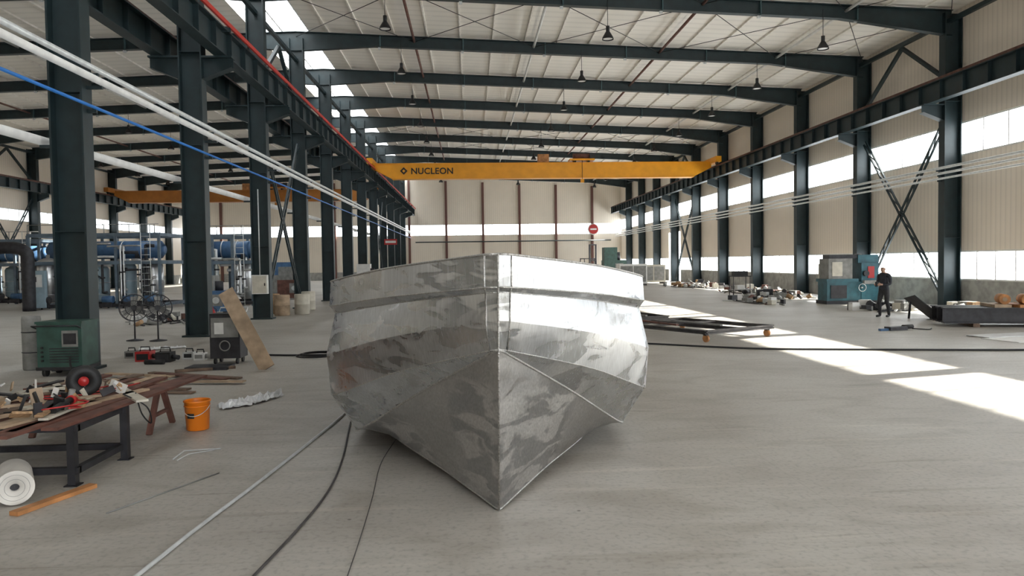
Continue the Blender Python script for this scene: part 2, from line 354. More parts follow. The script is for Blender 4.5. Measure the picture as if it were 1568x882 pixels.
# ---------------- overhead crane
def crane(name,xa,xb,y,text=False,YEL=YEL):
    e=empty(name)
    w=MB(); z0,z1=8.1,9.15
    pr=[(xa+.1,8.75),(xa+1.4,z0),(xb-1.4,z0),(xb-.1,8.75),(xb-.1,z1),(xa+.1,z1)]
    w.add([(x,y+k,z) for k in(-.35,.35) for x,z in pr],[(0,1,2,3,4,5),(11,10,9,8,7,6)]+[(i,(i+1)%6,6+(i+1)%6,6+i) for i in range(6)],YEL)
    w.b2((xa+.1,y-.42,z1),(xb-.1,y+.42,z1+.04),YEL); w.b2((xa+1.4,y-.42,z0-.04),(xb-1.4,y+.42,z0),YEL)
    w.build('box_girder',parent=e)
    for x in(xa,xb):
        w=MB(); w.b2((x-.2,y-1.7,9.0),(x+.2,y+1.7,9.4),YEL)
        for k in(-1.3,1.3): w.cyl((x-.06,y+k,9.0),(x+.06,y+k,9.0),.2,BLK)
        w.build('end_truck',parent=e)
    w=MB(); xm=xa+(xb-xa)*.61
    w.b2((xm-.9,y-.6,9.3),(xm+.9,y+.6,9.43),YEL); w.cyl((xm-.6,y,9.65),(xm+.6,y,9.65),.22,RUST); w.b2((xm+.6,y-.3,9.43),(xm+1.0,y+.3,9.85),DARK)
    w.b2((xm-3.2,y-.3,9.19),(xm-2.4,y+.3,9.8),ORNG); w.cyl((xm,y-.5,9.4),(xm,y-.5,7.9),.02,BLK,n=6); w.b2((xm-.12,y-.6,7.7),(xm+.12,y-.4,7.95),YEL)
    for k in(-.5,.5): w.cyl((xm+k,y-.45,9.25),(xm+k,y+.45,9.25),.08,BLK)
    w.build('hoist_trolley',parent=e)
    if text:
        c=bpy.data.curves.new('lettering','FONT'); c.body='NUCLEON'; c.size=.62; c.extrude=.01; c.space_character=1.05; c.offset=.012
        t=bpy.data.objects.new('lettering',c); sc.collection.objects.link(t); t.parent=e; t.location=(xa+2.75,y-.37,8.42); t.rotation_euler=(math.pi/2,0,0); c.materials.append(BLK)
        w=MB(); w.box((xa+2.25,y-.37,8.64),(.38,.02,.38),BLK,Matrix.Rotation(math.pi/4,3,'Y')); w.box((xa+2.25,y-.385,8.64),(.16,.02,.16),YEL,Matrix.Rotation(math.pi/4,3,'Y')); w.build('logo_diamond',parent=e)
    return e
crane('overhead_crane',XGL,XGR,54,True)
crane('overhead_crane',XW+.88,XL-.89,72,False,ORG2)
# ---------------- boat
def boat():
    BX=.2
    st=[ # G,B,L,K1,K2,C,D,E
     [(0,5.30,2.06),(0,5.32,1.82),(0,5.38,1.78),(0,5.40,1.57),(0,5.45,1.354),(0,5.45,1.354),(0,5.85,.02),(0,5.85,.02)],
     [(.10,5.35,2.055),(.10,5.37,1.815),(.09,5.43,1.775),(.09,5.46,1.56),(.07,5.52,1.335),(.05,5.53,1.32),(.02,5.87,.02),(0,5.87,.0)],
     [(.96,6.6,1.955),(.97,6.6,1.70),(.90,6.62,1.645),(.95,6.62,1.34),(.90,6.64,1.02),(.70,6.65,.82),(.44,6.7,.09),(0,6.7,0)],
     [(1.68,8,1.823),(1.70,8,1.56),(1.64,8,1.48),(1.74,8,1.04),(1.70,8,.60),(1.44,8,.215),(1.11,8,.2),(0,8,0)],
     [(1.76,9.5,1.80),(1.78,9.5,1.54),(1.71,9.5,1.45),(1.81,9.5,1.0),(1.78,9.5,.55),(1.5,9.5,.2),(1.2,9.5,.2),(0,9.5,0)],
     [(1.76,15,1.80),(1.78,15,1.54),(1.71,15,1.45),(1.81,15,1.0),(1.78,15,.55),(1.5,15,.2),(1.2,15,.2),(0,15,0)]]
    n=8; cols=[]
    for j in range(n):
        cols.append([Vector(st[0][j])]+cr([s[j] for s in st[1:]],6))
    ns=len(cols[0]); e=empty('aluminium_boat_hull',(BX,0,0))
    b=MB()
    for s in(-1,1):
        rows=[[(cols[j][i].x*s,cols[j][i].y,cols[j][i].z) for i in range(ns)] for j in range(n)]
        gin=[(s*max(0,abs(p[0])-.07),p[1]+.09,p[2]) for p in rows[0]]; dk=[(p[0],p[1],p[2]-.4) for p in gin]; dc=[(0,p[1],p[2]+.0) for p in dk]
        rows=[dc,dk,gin]+rows
        for j in range(len(rows)-1):
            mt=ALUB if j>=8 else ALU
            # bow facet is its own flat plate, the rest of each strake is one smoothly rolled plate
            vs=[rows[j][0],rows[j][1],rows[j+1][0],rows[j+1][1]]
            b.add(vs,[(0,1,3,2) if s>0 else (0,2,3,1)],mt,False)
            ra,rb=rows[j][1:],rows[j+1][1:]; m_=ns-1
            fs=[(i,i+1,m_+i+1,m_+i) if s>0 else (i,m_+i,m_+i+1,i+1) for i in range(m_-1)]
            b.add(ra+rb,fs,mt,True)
        b.add([rows[j][-1] for j in range(3,11)]+[(0,15,1.8)],[tuple(range(9)) if s<0 else tuple(range(9))[::-1]],ALU)
    b.build('hull_plating',parent=e)
    w=MB()
    for s in(-1,1):
        for j,r in((0,.010),(1,.007),(2,.005),(4,.005),(5,.010)):
            w.tube([(c.x*s,c.y-.002,c.z) for c in cols[j]],r,WELD,6)
        w.tube([(c.x*s,c.y,c.z) for c in cols[6][:14]],.007,WELD,6)
    w.tube([tuple(cols[j][0]+Vector((0,-.002,0))) for j in (0,1,2,3,4,6)],.009,WELD,6)
    for s in(-1,1): w.tube([(cols[j][1].x*s,cols[j][1].y-.003,cols[j][1].z) for j in (0,1,2,3,4)],.006,WELD,6)
    w.build('weld_seams',parent=e)
    w=MB()
    for s in(-1,1):
        for y in(9.2,11.5,14): w.b2((s*1.05,y,0),(s*1.33,y+.25,.04),RUST); w.b2((s*1.15,y+.05,.03),(s*1.25,y+.2,.2),RUST)
    w.build('support_blocks',parent=e)
boat()
# ================= left foreground
w=MB(); w.lathe((0,0,0),[(.001,.005),(.125,.005),(.13,.01),(.150,.345),(.160,.35),(.160,.365),(.146,.365),(.144,.345),(.125,.03),(.001,.03)],ORG,32)
w.torus((0,0,.30),.150,.006,ORG); 
w.tube([(.155*math.cos(a),-.160*math.sin(a),.31-.12*math.sin(a)) for a in [math.pi*i/16 for i in range(17)]],.004,GALV,6)
for k in range(4):
    a=-math.pi/2-.45+k*.15; w.box((.1415*math.cos(a),.1415*math.sin(a),.19),(.012,.022,.06),BLK,Matrix.Rotation(a,3,'Z'))
w.build('orange_bucket',(-3.37,9.2,0))
# work table
e=empty('work_table')
w=MB()
H=.56
for x,y in((-3.68,6.95),(-3.62,7.85),(-5.1,6.95),(-5.1,7.85)):
    w.b2((x-.035,y-.035,0),(x+.035,y+.035,H),DARK); w.b2((x-.06,y-.06,0),(x+.06,y+.06,.01),DARK)
for z in(.14,H-.03):
    for y in(6.95,7.85): w.b2((-5.1,y-.03,z-.03),(-3.62,y+.03,z+.03),DARK)
    for x in(-3.65,-5.1): w.b2((x-.03,6.95,z-.03),(x+.03,7.85,z+.03),DARK)
w.build('steel_frame',parent=e)
w=MB()
for x in(-3.85,-5.2):
    for s in(-1,1):
        w.beam((x,9.3+s*.35,0),(x,9.3+s*.04,.54),.06,.05,RUST)
    w.beam((x,9.1,.2),(x,9.5,.2),.04,.04,RUST)
w.beam((-3.75,9.3,.53),(-5.3,9.3,.53),.07,.06,RUST)
w.build('trestle',parent=e)
w=MB(); rr=random.Random(3)
for i in range(9):
    x=-3.68-.19*i; l=3.2+rr.uniform(-.3,.4); yc=8.2+rr.uniform(-.15,.2); a=rr.uniform(-.05,.04)
    w.box((x+.05,yc,.575),(.15,l,.028),rr.choice([WOOD2,SHEET,WOOD2,RUST]),Matrix.Rotation(a-.06,3,'Z'))
for i in range(22):
    w.box((-4.5+rr.uniform(-.55,.7),8.0+rr.uniform(-.9,1.2),.60+.018*rr.randrange(4)),(.05+rr.random()*.08,.4+rr.random()*1.2,.022),rr.choice([WOOD,SHEET,WOOD2,DARK,SHEET,CREAM]),Matrix.Rotation(rr.uniform(-.9,1.3),3,'Z'))
w.build('loose_boards',parent=e)
w=MB()
for i in range(44):
    x=-4.6+rr.uniform(-.7,.75); y=7.7+rr.uniform(-.8,.9); s=.03+rr.random()*.05
    M=Euler((rr.random()*3,rr.random()*3,rr.random()*3)).to_matrix()
    w.box((x,y,.66+rr.random()*.06),(s*2.6,s*1.4,s*.4),rr.choice([PLAST,BLK,SHEET,GREY,CREAM,DARK,WOOD,FOAM]),M)
w.build('scraps',parent=e)
w=MB(); 
w.cyl((-3.95,7.15,.66),(-3.95,7.45,.70),.035,BLK); w.cyl((-3.95,7.45,.70),(-3.95,7.52,.71),.045,REDP); w.cyl((-3.97,7.5,.72),(-3.95,7.5,.80),.03,GREY)
w.build('angle_grinder',parent=e)
w=MB(); M=Matrix.Rotation(math.pi/2,3,'X')@Matrix.Rotation(.4,3,'Y')
w.lathe((-4.12,8.05,.80),[(.001,-.02),(.06,-.02),(.06,-.04),(.16,-.04),(.17,0),(.16,.04),(.06,.04),(.06,.02),(.001,.02)],BLK,28,M)
w.lathe((-4.12,8.05,.80),[(.001,-.045),(.05,-.045),(.05,.045),(.001,.045)],REDP,20,M)
w.build('cable_reel',parent=e)
w=MB(); rr=random.Random(5)
for i in range(3): w.tube(cr([(-4.1+rr.uniform(-.4,.4),7.0+k*.35+rr.uniform(-.1,.1),.64+rr.random()*.06) for k in range(6)],5),.008,rr.choice([BLK,REDP]),6)
w.tube(cr([(-3.7,8.0,.66),(-3.5,8.1,.5),(-3.5,8.2,.3),(-3.62,8.25,.4),(-3.7,8.3,.62)],6),.008,BLK,6)
w.build('tool_cords',parent=e)
def roll(p,q,r,name):
    w=MB(); w.cyl(p,q,r,FOAM,n=28,cap=False); p=Vector(p);q=Vector(q)
    P,Q,L,M=w.frame(p,q); MM=M@Matrix.Rotation(-math.pi/2,3,'X')
    for c,k in((P,1),(Q,-1)):
        w.lathe(c,[(r,0),(r*.25,-.0),(r*.25,.08*k)],FOAM,28,MM); 
        for t in(.5,.75): w.torus(c,r*t,.0015,GREY,MM,24,4)
        w.lathe(c,[(r*.25,.06*k),(.001,.06*k)],DARK,16,MM)
    w.build(name)
roll((-3.86,6.38,.155),(-4.12,6.80,.155),.145,'foam_roll')
w=MB(); w.beam((-3.72,6.12,.02),(-3.46,6.86,.02),.09,.035,ORNG); w.build('wood_plank')
def film(name,pts,mt,h=.05,seed=1):
    rr=random.Random(seed); nx,ny=26,10; p0,p1,wd=pts; p0=Vector(p0);p1=Vector(p1); d=p1-p0; n=Vector((-d.y,d.x,0)).normalized()*wd
    vs=[];fs=[]
    for i in range(nx):
        for j in range(ny):
            t=i/(nx-1); s=(j/(ny-1)-.5); ww=.35+.65*math.sin(math.pi*min(1,t*1.1+.05))
            v=p0+d*t+n*s*ww*(1+rr.uniform(-.25,.25)); edge=1-abs(2*s)
            v.z=.012+h*rr.random()*(.3+edge); vs.append(v)
    for i in range(nx-1):
        for j in range(ny-1): fs.append((i*ny+j,(i+1)*ny+j,(i+1)*ny+j+1,i*ny+j+1))
    w=MB(); w.add(vs,fs,mt); return w.build(name)
film('plastic_film',((-3.5,10.4,0),(-2.9,11.35,0),.30),PLAST,.11,4)
film('paper_scrap',((-8.0,18.2,0),(-7.0,18.5,0),.4),PLAST,.06,8)
w=MB(); w.tube([(-2.98,6.1,.008),(-2.45,7.2,.008)],.006,GREY,6); w.build('steel_rod')
w=MB(); w.tube([(-3.1,7.75,.01),(-3.12,8.1,.01),(-2.75,8.15,.01)],.008,GALV,6); w.tube([(-3.04,7.7,.01),(-3.02,7.95,.01),(-2.8,8.1,.01)],.006,GALV,6); w.build('bent_wire')
w=MB(); w.tube(cr([(-2.0,12.3,.02),(-1.72,11,.02),(-1.70,9.84,.02),(-1.83,8.2,.02),(-1.98,6.67,.02),(-2.10,5.6,.02),(-2.16,4.9,.02),(-2.3,3.5,.02)],8),.015,GALV,8); w.build('floor_conduit')
w=MB(); w.tube(cr([(-2.6,13.6,.012),(-1.9,11.5,.012),(-1.62,10,.012),(-1.5,9.0,.012),(-1.33,7.5,.012),(-1.28,6.3,.012),(-1.40,4.9,.012),(-1.6,3.5,.012)],8),.010,GSTL,8); w.build('floor_cable')
w=MB(); w.tube(cr([(-.85,8.6,.012),(-.92,7.4,.012),(-.86,6.2,.012),(-.82,5.0,.012),(-.8,3.6,.012)],8),.004,GSTL,6); w.build('floor_cable')
w=MB(); w.tube(cr([(-4.7,16.6,.02),(-4.0,16.4,.02),(-3.2,16.3,.02),(-2.2,15.6,.02),(-1.8,14.3,.02)],8),.022,BLK,8); 
for k in range(3): w.torus((-3.4+.03*k,16.3,.025+.02*k),.42-.04*k,.014,BLK,None,28,6)
w.build('cable_coil')
w=MB(); w.tube(cr([(2.1,18.6,.02),(3.2,17.7,.02),(4.1,17.3,.02),(6.2,15.9,.02),(8.5,15.3,.02),(11.5,14.7,.02),(16,14.2,.02)],8),.022,BLK,8); w.build('floor_cable')
w=MB(); w.beam((-3.92,14.35,.02),(-4.86,14.95,1.5),.30,.035,SHEET,up=(0,-1,0.2)); w.build('leaning_plank')
w=MB(); w.b2((-.3,-.25,.12),(.3,.25,1.0),DARK); w.b2((-.27,-.26,.55),(.27,-.25,.95),GREY); w.b2((-.2,-.27,.62),(-.02,-.26,.85),WHT); w.b2((-.3,-.25,1.0),(.3,.25,1.03),BLK)
w.torus((0,-.27,.38),.1,.012,GREY,Matrix.Rotation(math.pi/2,3,'X'))
for x in(-.22,.22):
    for y in(-.18,.18): w.cyl((x-.02,y,.06),(x+.02,y,.06),.06,BLK)
w.tube([(-.28,.25,1.0),(-.28,.4,1.12),(.28,.4,1.12),(.28,.25,1.0)],.015,GALV); w.build('welding_power_source',(-5.0,15.5,0))
w=MB(); w.beam((-5.6,14.2,.03),(-4.6,14.6,.03),.1,.05,WOOD2); w.b2((-5.5,14.4,0),(-4.7,14.9,.06),DARK); w.build('scrap_boards')
e=empty('power_tools')
w=MB(); rr=random.Random(11)
for i,(x,y,s,m,m2) in enumerate([(-6.95,16.1,.30,REDP,BLK),(-6.45,15.9,.3,BLK,DARK),(-6.1,16.3,.22,GALV,BLK),(-5.8,16.1,.22,WHT,GREY),(-7.5,16.7,.22,GREY,BLK)]):
    w.b2((x-s/2,y-s/2,0),(x+s/2,y+s/2,s*.7),m); w.b2((x-s/2+.03,y-s/2-.01,.04),(x+s/2-.03,y-s/2,s*.55),m2); w.tube([(x-s*.35,y,s*.7),(x-s*.3,y,s),(x+s*.3,y,s),(x+s*.35,y,s*.7)],.015,BLK,6)
    w.cyl((x+s/2,y,s*.35),(x+s/2+.14,y-.05,s*.3),.05,m2)
w.build('tool_bodies',parent=e)
w=MB()
for x,y in((-5.65,16.9),(-5.45,16.7)): w.lathe((x,y,0),[(.001,0),(.12,0),(.14,.3),(.001,.3)],WHT,20)
w.cyl((-6.7,15.5,.05),(-6.3,15.45,.05),.05,BLK); w.build('paint_cans',parent=e)
w=MB(); rr=random.Random(21)
for i in range(10):
    x=-5.9+rr.uniform(-.9,.9); y=12.9+rr.uniform(-1.1,1.0); w.box((x,y,.02+.025*(i%3)),(.14,1.4+rr.random()*1.0,.025),rr.choice([WOOD2,SHEET,WOOD2,RUST]),Matrix.Rotation(rr.uniform(1.0,1.9),3,'Z'))
w.build('plank_pile')
# green welder
w=MB(); w.b2((-.40,-.30,.16),(.40,.30,.98),GREEN); w.b2((-.42,-.32,.98),(.42,.32,1.02),GREEN); w.b2((-.42,-.32,.12),(.42,.32,.18),DARK)
w.b2((.05,-.315,.55),(.34,-.305,.85),GREY); w.b2((.08,-.32,.6),(.31,-.314,.8),DARK)
for k in range(4): w.cyl((-.3+.0,-.31,.3+.08*k),(-.3,-.34,.3+.08*k),.02,BLK)
for z in range(6): w.b2((-.18,-.31,.26+.05*z),(.34,-.305,.28+.05*z),DARK)
for x in(-.3,.3):
    for y in(-.22,.22): w.cyl((x-.03,y,.08),(x+.03,y,.08),.08,BLK); w.b2((x-.02,y-.02,.08),(x+.02,y+.02,.14),DARK)
w.tube([(-.40,-.32,.9),(-.40,-.46,.95),(.40,-.46,.95),(.40,-.32,.9)],.014,DARK); w.tube(cr([(.2,-.34,.35),(.3,-.5,.2),(.45,-.55,.02),(.7,-.4,.02),(.8,-.2,.02)],6),.018,BLK); w.build('welding_machine',(-7.58,14.3,0))
w=MB(); w.lathe((0,0,0),[(.001,0),(.16,0),(.17,.03),(.17,1.0),(.16,1.06),(.001,1.07)],GREY,28); w.torus((0,0,.35),.171,.01,DARK); w.torus((0,0,.75),.171,.01,DARK); w.build('steel_drum',(-8.7,15.1,0))
def fan(loc,rzv):
    w=MB(); w.lathe((0,0,0),[(.001,0),(.22,0),(.22,.02),(.03,.05),(.02,.06)],DARK,24); w.cyl((0,0,.04),(0,0,.85),.02,DARK)
    M=Matrix.Rotation(math.pi/2,3,'X')
    for dy,R_ in((-.1,.36),(.06,.36),(-.14,.2)): w.torus((0,dy,.9),R_,.01,DARK,M,28,6)
    for k in range(20):
        a=2*math.pi*k/20; c,s=math.cos(a),math.sin(a)
        w.tube([(.06*c,-.16,.9+.06*s),(.2*c,-.14,.9+.2*s),(.36*c,-.1,.9+.36*s),(.36*c,.06,.9+.36*s),(.08*c,.1,.9+.08*s)],.005,DARK,5)
    for k in range(3):
        a=2*math.pi*k/3; MM=Matrix.Rotation(a,3,'Y')@Matrix.Rotation(.4,3,'Z'); w.box(Vector((0,-.02,.9))+Matrix.Rotation(a,3,'Y')@Vector((0,0,.18)),(.16,.008,.26),GREY,MM)
    w.cyl((0,-.06,.9),(0,.18,.9),.07,DARK); w.build('pedestal_fan',loc,rzv)
fan((-9.15,20.6,0),.3); fan((-8.45,20.4,0),.45)
w=MB(); w.b2((-.28,-.1,-.35),(.28,.1,.35),WHT); w.b2((-.25,-.115,-.32),(.25,-.1,.32),CREAM); w.b2((.18,-.13,-.05),(.21,-.115,.05),DARK); w.cyl((0,0,.35),(0,0,3.5),.02,GALV,n=8); w.build('electrical_box',(XL,27.7,1.3))
w=MB(); w.lathe((0,0,0),[(.001,0),(.09,0),(.09,.5),(.06,.58),(.025,.6),(.025,.68),(.001,.68)],REDP,16); w.tube([(.02,0,.66),(.12,0,.6),(.12,0,.3)],.012,BLK); w.build('fire_extinguisher',(-8.4,24.5,0))
for i,(x,y,m) in enumerate([(-7.5,29.8,SHEET),(-6.85,30.4,CREAM),(-8.2,31,WOOD),(-7.2,33.2,CREAM)]):
    w=MB(); w.lathe((0,0,0),[(.001,0),(.28,0),(.3,.02),(.3,.4),(.31,.41),(.3,.42),(.3,.8),(.28,.82),(.001,.8)],m,24); w.build('cardboard_drum',(x,y,0))
# process skids
def skid(loc,W,D,Hh,seed):
    rr=random.Random(seed); e=empty('process_equipment_skid',loc)
    w=MB()
    for x in(-W/2,-W/6,W/6,W/2):
        for y in(-D/2,D/2): w.b2((x-.06,y-.06,0),(x+.06,y+.06,Hh),FRB)
    for z in(.15,Hh*.62,Hh):
        for y in(-D/2,D/2): w.b2((-W/2,y-.07,z-.08),(W/2,y+.07,z+.08),FRB if z>1 else DARK)
        for x in(-W/2,W/2): w.b2((x-.06,-D/2,z-.08),(x+.06,D/2,z+.08),FRB)
    for x in range(int(W/1.2)+1): w.cyl((-W/2+1.2*x,-D/2,Hh),(-W/2+1.2*x,-D/2,Hh+.5),.02,GREY,n=6)
    for z in(.5,): w.cyl((-W/2,-D/2,Hh+z),(W/2,-D/2,Hh+z),.02,GREY,n=6)
    w.b2((-W/2,-D/2,Hh*.62+.08),(W/2,D/2,Hh*.62+.1),GREY)
    w.build('frame',parent=e)
    w=MB(); n=max(2,int(W/1.15))
    for i in range(n):
        x=-W/2+.6+i*(W-1.2)/(n-1); r=.38+.1*rr.random(); h=1.5+.5*rr.random(); y=-D/2+.55+rr.random()*.5
        w.lathe((x,y,.3),[(.001,0),(r*.7,.02),(r,.15),(r,h),(r*.85,h+.12),(r*.4,h+.22),(.08,h+.24),(.08,h+.4),(.001,h+.4)],rr.choice([SST,SST,LBLUE]),24)
        for z in(.4,h*.6): w.torus((x,y,.3+z),r+.005,.015,SST)
        for k in range(3): a=k*2.09; w.cyl((x+r*.8*math.cos(a),y+r*.8*math.sin(a),0),(x+r*.8*math.cos(a),y+r*.8*math.sin(a),.5),.04,DARK,n=8)
    w.build('tanks',parent=e)
    w=MB(); z=Hh*.62+.65; w.cyl((-W/2+.3,0,z),(W/2-.5,0,z),.45,BLUE,n=24); w.cyl((W/2-.5,0,z),(W/2-.3,0,z),.45,BLUE,.2,n=24); w.cyl((-W/2+.1,0,z),(-W/2+.3,0,z),.2,BLUE,.45,n=24)
    for x in(-W/4,W/4): w.b2((x-.1,-.4,Hh*.62+.1),(x+.1,.4,z-.2),DARK); w.torus((x*.5,0,z),.46,.03,SST,Matrix.Rotation(math.pi/2,3,'Y'))
    w.build('drum_vessel',parent=e)
    w=MB()
    for i in range(int(W*2.4)):
        x=-W/2+.3+rr.random()*(W-.6); y=-D/2-.1+rr.random()*.3; z0=.3+rr.random()*.8; z1=1.4+rr.random()*(Hh-1.6); x2=x+rr.uniform(-.9,.9); r=.035+.05*rr.random()
        w.tube(cr([(x,y+.4,z0),(x,y,z0),(x,y,z0+.2),(x,y,z1-.15),(x+.05*(1 if x2>x else -1),y,z1),(x2,y,z1)],4),r,rr.choice([SST,DARK,DARK,GALV,SST]),8)
        w.cyl((x,y,(z0+z1)/2-.04),(x,y,(z0+z1)/2+.04),r*1.9,DARK,n=10)
    for i in range(int(W)):
        x=-W/2+.5+i; w.cyl((x,-D/2-.1,.45),(x+.5,-D/2-.1,.45),.17,rr.choice([BLUE,DARK]),n=14); w.b2((x,-D/2-.2,.1),(x+.45,-D/2,.32),DARK)
    w.build('pipework',parent=e)
    w=MB(); w.b2((-W/2+.1,-D/2-.35,.1),(-W/2+.9,-D/2-.1,1.9),LBLUE); w.b2((-W/2+.2,-D/2-.37,1.1),(-W/2+.8,-D/2-.35,1.7),WHT); w.b2((-W/2+.3,-D/2-.38,1.35),(-W/2+.55,-D/2-.37,1.6),DARK); w.build('control_cabinet',parent=e)
    w=MB()
    for k in(-.22,.22): w.cyl((W/2-.6+k,-D/2-.12,0),(W/2-.6+k,-D/2-.12,Hh+.5),.02,GALV,n=6)
    for k in range(12): w.cyl((W/2-.82,-D/2-.12,.3*k+.2),(W/2-.38,-D/2-.12,.3*k+.2),.015,GALV,n=6)
    w.build('ladder',parent=e)
skid((-18.3,38.6,0),6.2,3,3.6,2); skid((-12.3,38.8,0),2.9,2.6,3.5,9); skid((-26.5,45,0),4,3,3.6,14)
w=MB(); w.tube(cr([(-23,36,2.9),(-21.6,36,3.0),(-20.9,36,2.8),(-20.8,36,2.2),(-20.8,36,0.0)],6),.28,DARK,16); w.build('exhaust_duct')
def smallmach(name,loc,s,m1,m2,rzv=0):
    a,b_,c=s; w=MB(); w.b2((-a/2,-b_/2,.08),(a/2,b_/2,c*.6),m1); w.b2((-a/2+.05,-b_/2+.1,c*.6),(a*.1,b_/2-.1,c),m2); w.cyl((a*.15,0,c*.6),(a*.15,0,c*.85),b_*.2,DARK)
    w.b2((a*.0,-b_/2-.04,c*.2),(a*.35,-b_/2,c*.5),GREY); w.cyl((a*.2,-b_/2-.15,c*.35),(a*.2,-b_/2-.12,c*.35),.14,GALV)
    for x in(-a*.4,a*.4): w.b2((x-.08,-b_/2,0),(x+.08,b_/2,.08),DARK)
    w.build(name,loc,rzv)
smallmach('bench_lathe',(-7.1,52,0),(1.6,1,2.0),WHT,WHT); smallmach('drilling_machine',(-10.5,44,0),(1.4,1,1.9),RUST,GREY); smallmach('compressor_unit',(-11,32.2,0),(1.6,1,1.6),BLUE,GREY); smallmach('cutting_machine',(-12.5,52,0),(2.5,1.4,2.2),GREY,BLUE); smallmach('pump_unit',(-24.5,33,0),(1.6,1.2,1.9),SST,GREY)
w=MB(); w.b2((-.55,-.02,0),(.55,.02,.5),REDP); w.b2((-.45,-.03,.15),(.45,-.02,.35),WHT); w.cyl((-.4,0,.5),(-.4,0,1.1),.01,BLK,n=5); w.cyl((.4,0,.5),(.4,0,1.1),.01,BLK,n=5); w.build('red_banner',(XL+.85,65,3.65))
# ================= right side
w=MB(); M=Matrix.Rotation(math.pi/2,3,'X'); w.lathe((0,0,0),[(.001,-.02),(.75,-.02),(.75,.02),(.001,.02)],WHT,8,M); w.lathe((0,-.03,0),[(.001,.0),(.6,.0)],REDP,24,M); w.b2((-.4,-.06,-.1),(.4,-.04,.1),WHT); w.build('round_wall_sign',(15.6,Y1-.35,6.0))
e=empty('milling_machine',(16.4,31.2,0),0)
w=MB(); w.b2((-1.2,-.5,0),(1.2,.5,.14),DARK); w.b2((-1.15,-.42,.14),(.4,.42,.95),TEAL); w.b2((-1.2,-.5,.95),(.2,.5,1.08),TEAL)
w.b2((-1.0,-.46,.25),(-.3,-.42,.8),DARK); w.build('bed',parent=e)
w=MB(); w.b2((-1.1,-.45,1.08),(-.05,.4,1.95),GREY); w.b2((-.95,-.47,1.2),(-.5,-.45,1.8),CREAM); w.b2((-1.0,-.3,1.95),(.3,.3,2.12),DARK); w.cyl((.3,0,2.03),(.55,0,2.03),.12,GREY); w.build('head_stock',parent=e)
w=MB(); w.b2((.35,-.45,.14),(1.1,.45,1.75),TEAL); w.b2((.25,-.35,1.75),(1.15,.4,2.1),TEAL); w.b2((.62,-.48,1.1),(.9,-.45,1.6),REDP); w.b2((.4,-.6,.85),(1.0,-.45,1.0),GREY); w.cyl((.5,-.6,1.3),(.5,-.45,1.3),.12,DARK); w.torus((.3,-.62,.7),.16,.015,GALV,Matrix.Rotation(math.pi/2,3,'X')); w.cyl((.3,-.62,.7),(.3,-.42,.7),.03,GALV); w.build('column_head',parent=e)
w=MB()
for k in(-.35,.0,.35): w.cyl((1.5,k,0),(1.5,k,1.3),.02,GALV,n=6)
w.tube([(1.5,-.35,1.3),(1.5,.35,1.3)],.02,GALV); w.build('guard_rail',parent=e)
w=MB(); w.b2((-.4,-.4,.1),(.4,.4,1.7),CREAM); w.b2((-.35,-.42,.9),(.35,-.4,1.6),SHEET); w.b2((-.4,-.42,.15),(.4,-.4,.8),GREY); w.b2((-.42,-.42,0),(.42,.42,.1),DARK); w.build('tool_cabinet',(17.3,34.6,0))
def dolly(loc,W,D,rzv,seed):
    w=MB(); z=.25
    for y in(-D/2,D/2): w.ibeam((-W/2,y,z),(W/2,y,z),.09,.10,GSTL)
    for x in(-W/2,W/2,0): w.ibeam((x,-D/2,z),(x,D/2,z),.09,.10,GSTL)
    w.beam((-W/2,D*.1,z+.03),(W/2,D*.1,z+.03),.06,.05,GSTL)
    rr=random.Random(seed)
    for i in range(2): w.box((rr.uniform(-.4,.4)*W,rr.uniform(-.3,.3)*D,z+.075),(.08,D*.6,.04),rr.choice([RUST,GSTL,GREY]),Matrix.Rotation(rr.uniform(-.3,.3),3,'Z'))
    for x in(-W/2+.1,W/2-.1):
        for y in(-D/2+.1,D/2-.1): w.cyl((x-.03,y,.09),(x+.03,y,.09),.09,ORNG); w.b2((x-.05,y-.05,.16),(x+.05,y+.05,.21),DARK)
    w.build('steel_frame_dolly',loc,rzv)
dolly((5.9,19.3,0),2.4,3.2,.5,1); dolly((4.9,23.4,0),1.5,3.0,.25,2)
e=empty('steel_beam_stack',(16.0,19.9,0),-.30)
w=MB()
for y in(-.5,.0,.5): w.ibeam((-2.6,y,.32),(2.6,y,.32),.3,.44,DARK)
for x in(-1.8,0,1.8): w.b2((x-.08,-.7,0),(x+.08,.7,.1),WOOD2)
w.build('beams',parent=e)
w=MB(); rr=random.Random(4)
for i in range(5): w.box((-1.1+.5*i,rr.uniform(-.1,.3),.58),(.42,1.1+rr.random()*.3,.08),rr.choice([WOOD,SHEET,ORNG]),Matrix.Rotation(rr.uniform(-.2,.2),3,'Z'))
for i in range(5):
    x=-1.0+.5*i; y=rr.uniform(-.25,.0); w.cyl((x,y-.35,.76),(x+.12,y+.35,.76),.14,ORNG,n=20); w.cyl((x-.003,y-.36,.76),(x,y-.35,.76),.06,SHEET,n=14)
w.build('timber_and_rolls',parent=e)
w=MB(); w.beam((14.75,22.5,.015),(13.95,22.75,.72),.8,.02,DARK,up=(1,0,1)); w.beam((14.1,23.0,0),(14.12,22.95,.55),.05,.05,DARK); w.build('leaning_steel_plate')
w=MB(); w.b2((-.9,-.5,0),(.9,.5,.015),WHT); w.b2((-.7,.45,.015),(1.1,1.1,.03),PLAST); w.build('white_panel_sheets',(13.2,16.7,0),.2)
w=MB(); w.b2((-.35,-.12,0),(.2,.12,.1),DARK); w.cyl((.15,0,.08),(.5,.05,.08),.06,BLK); w.b2((-.6,-.05,0),(-.35,.05,.06),BLUE); w.tube(cr([(.45,0,.03),(.7,-.3,.02),(1.0,-.1,.02)],5),.015,BLK); w.build('hand_grinder_tool',(11.6,19.4,0),.2)
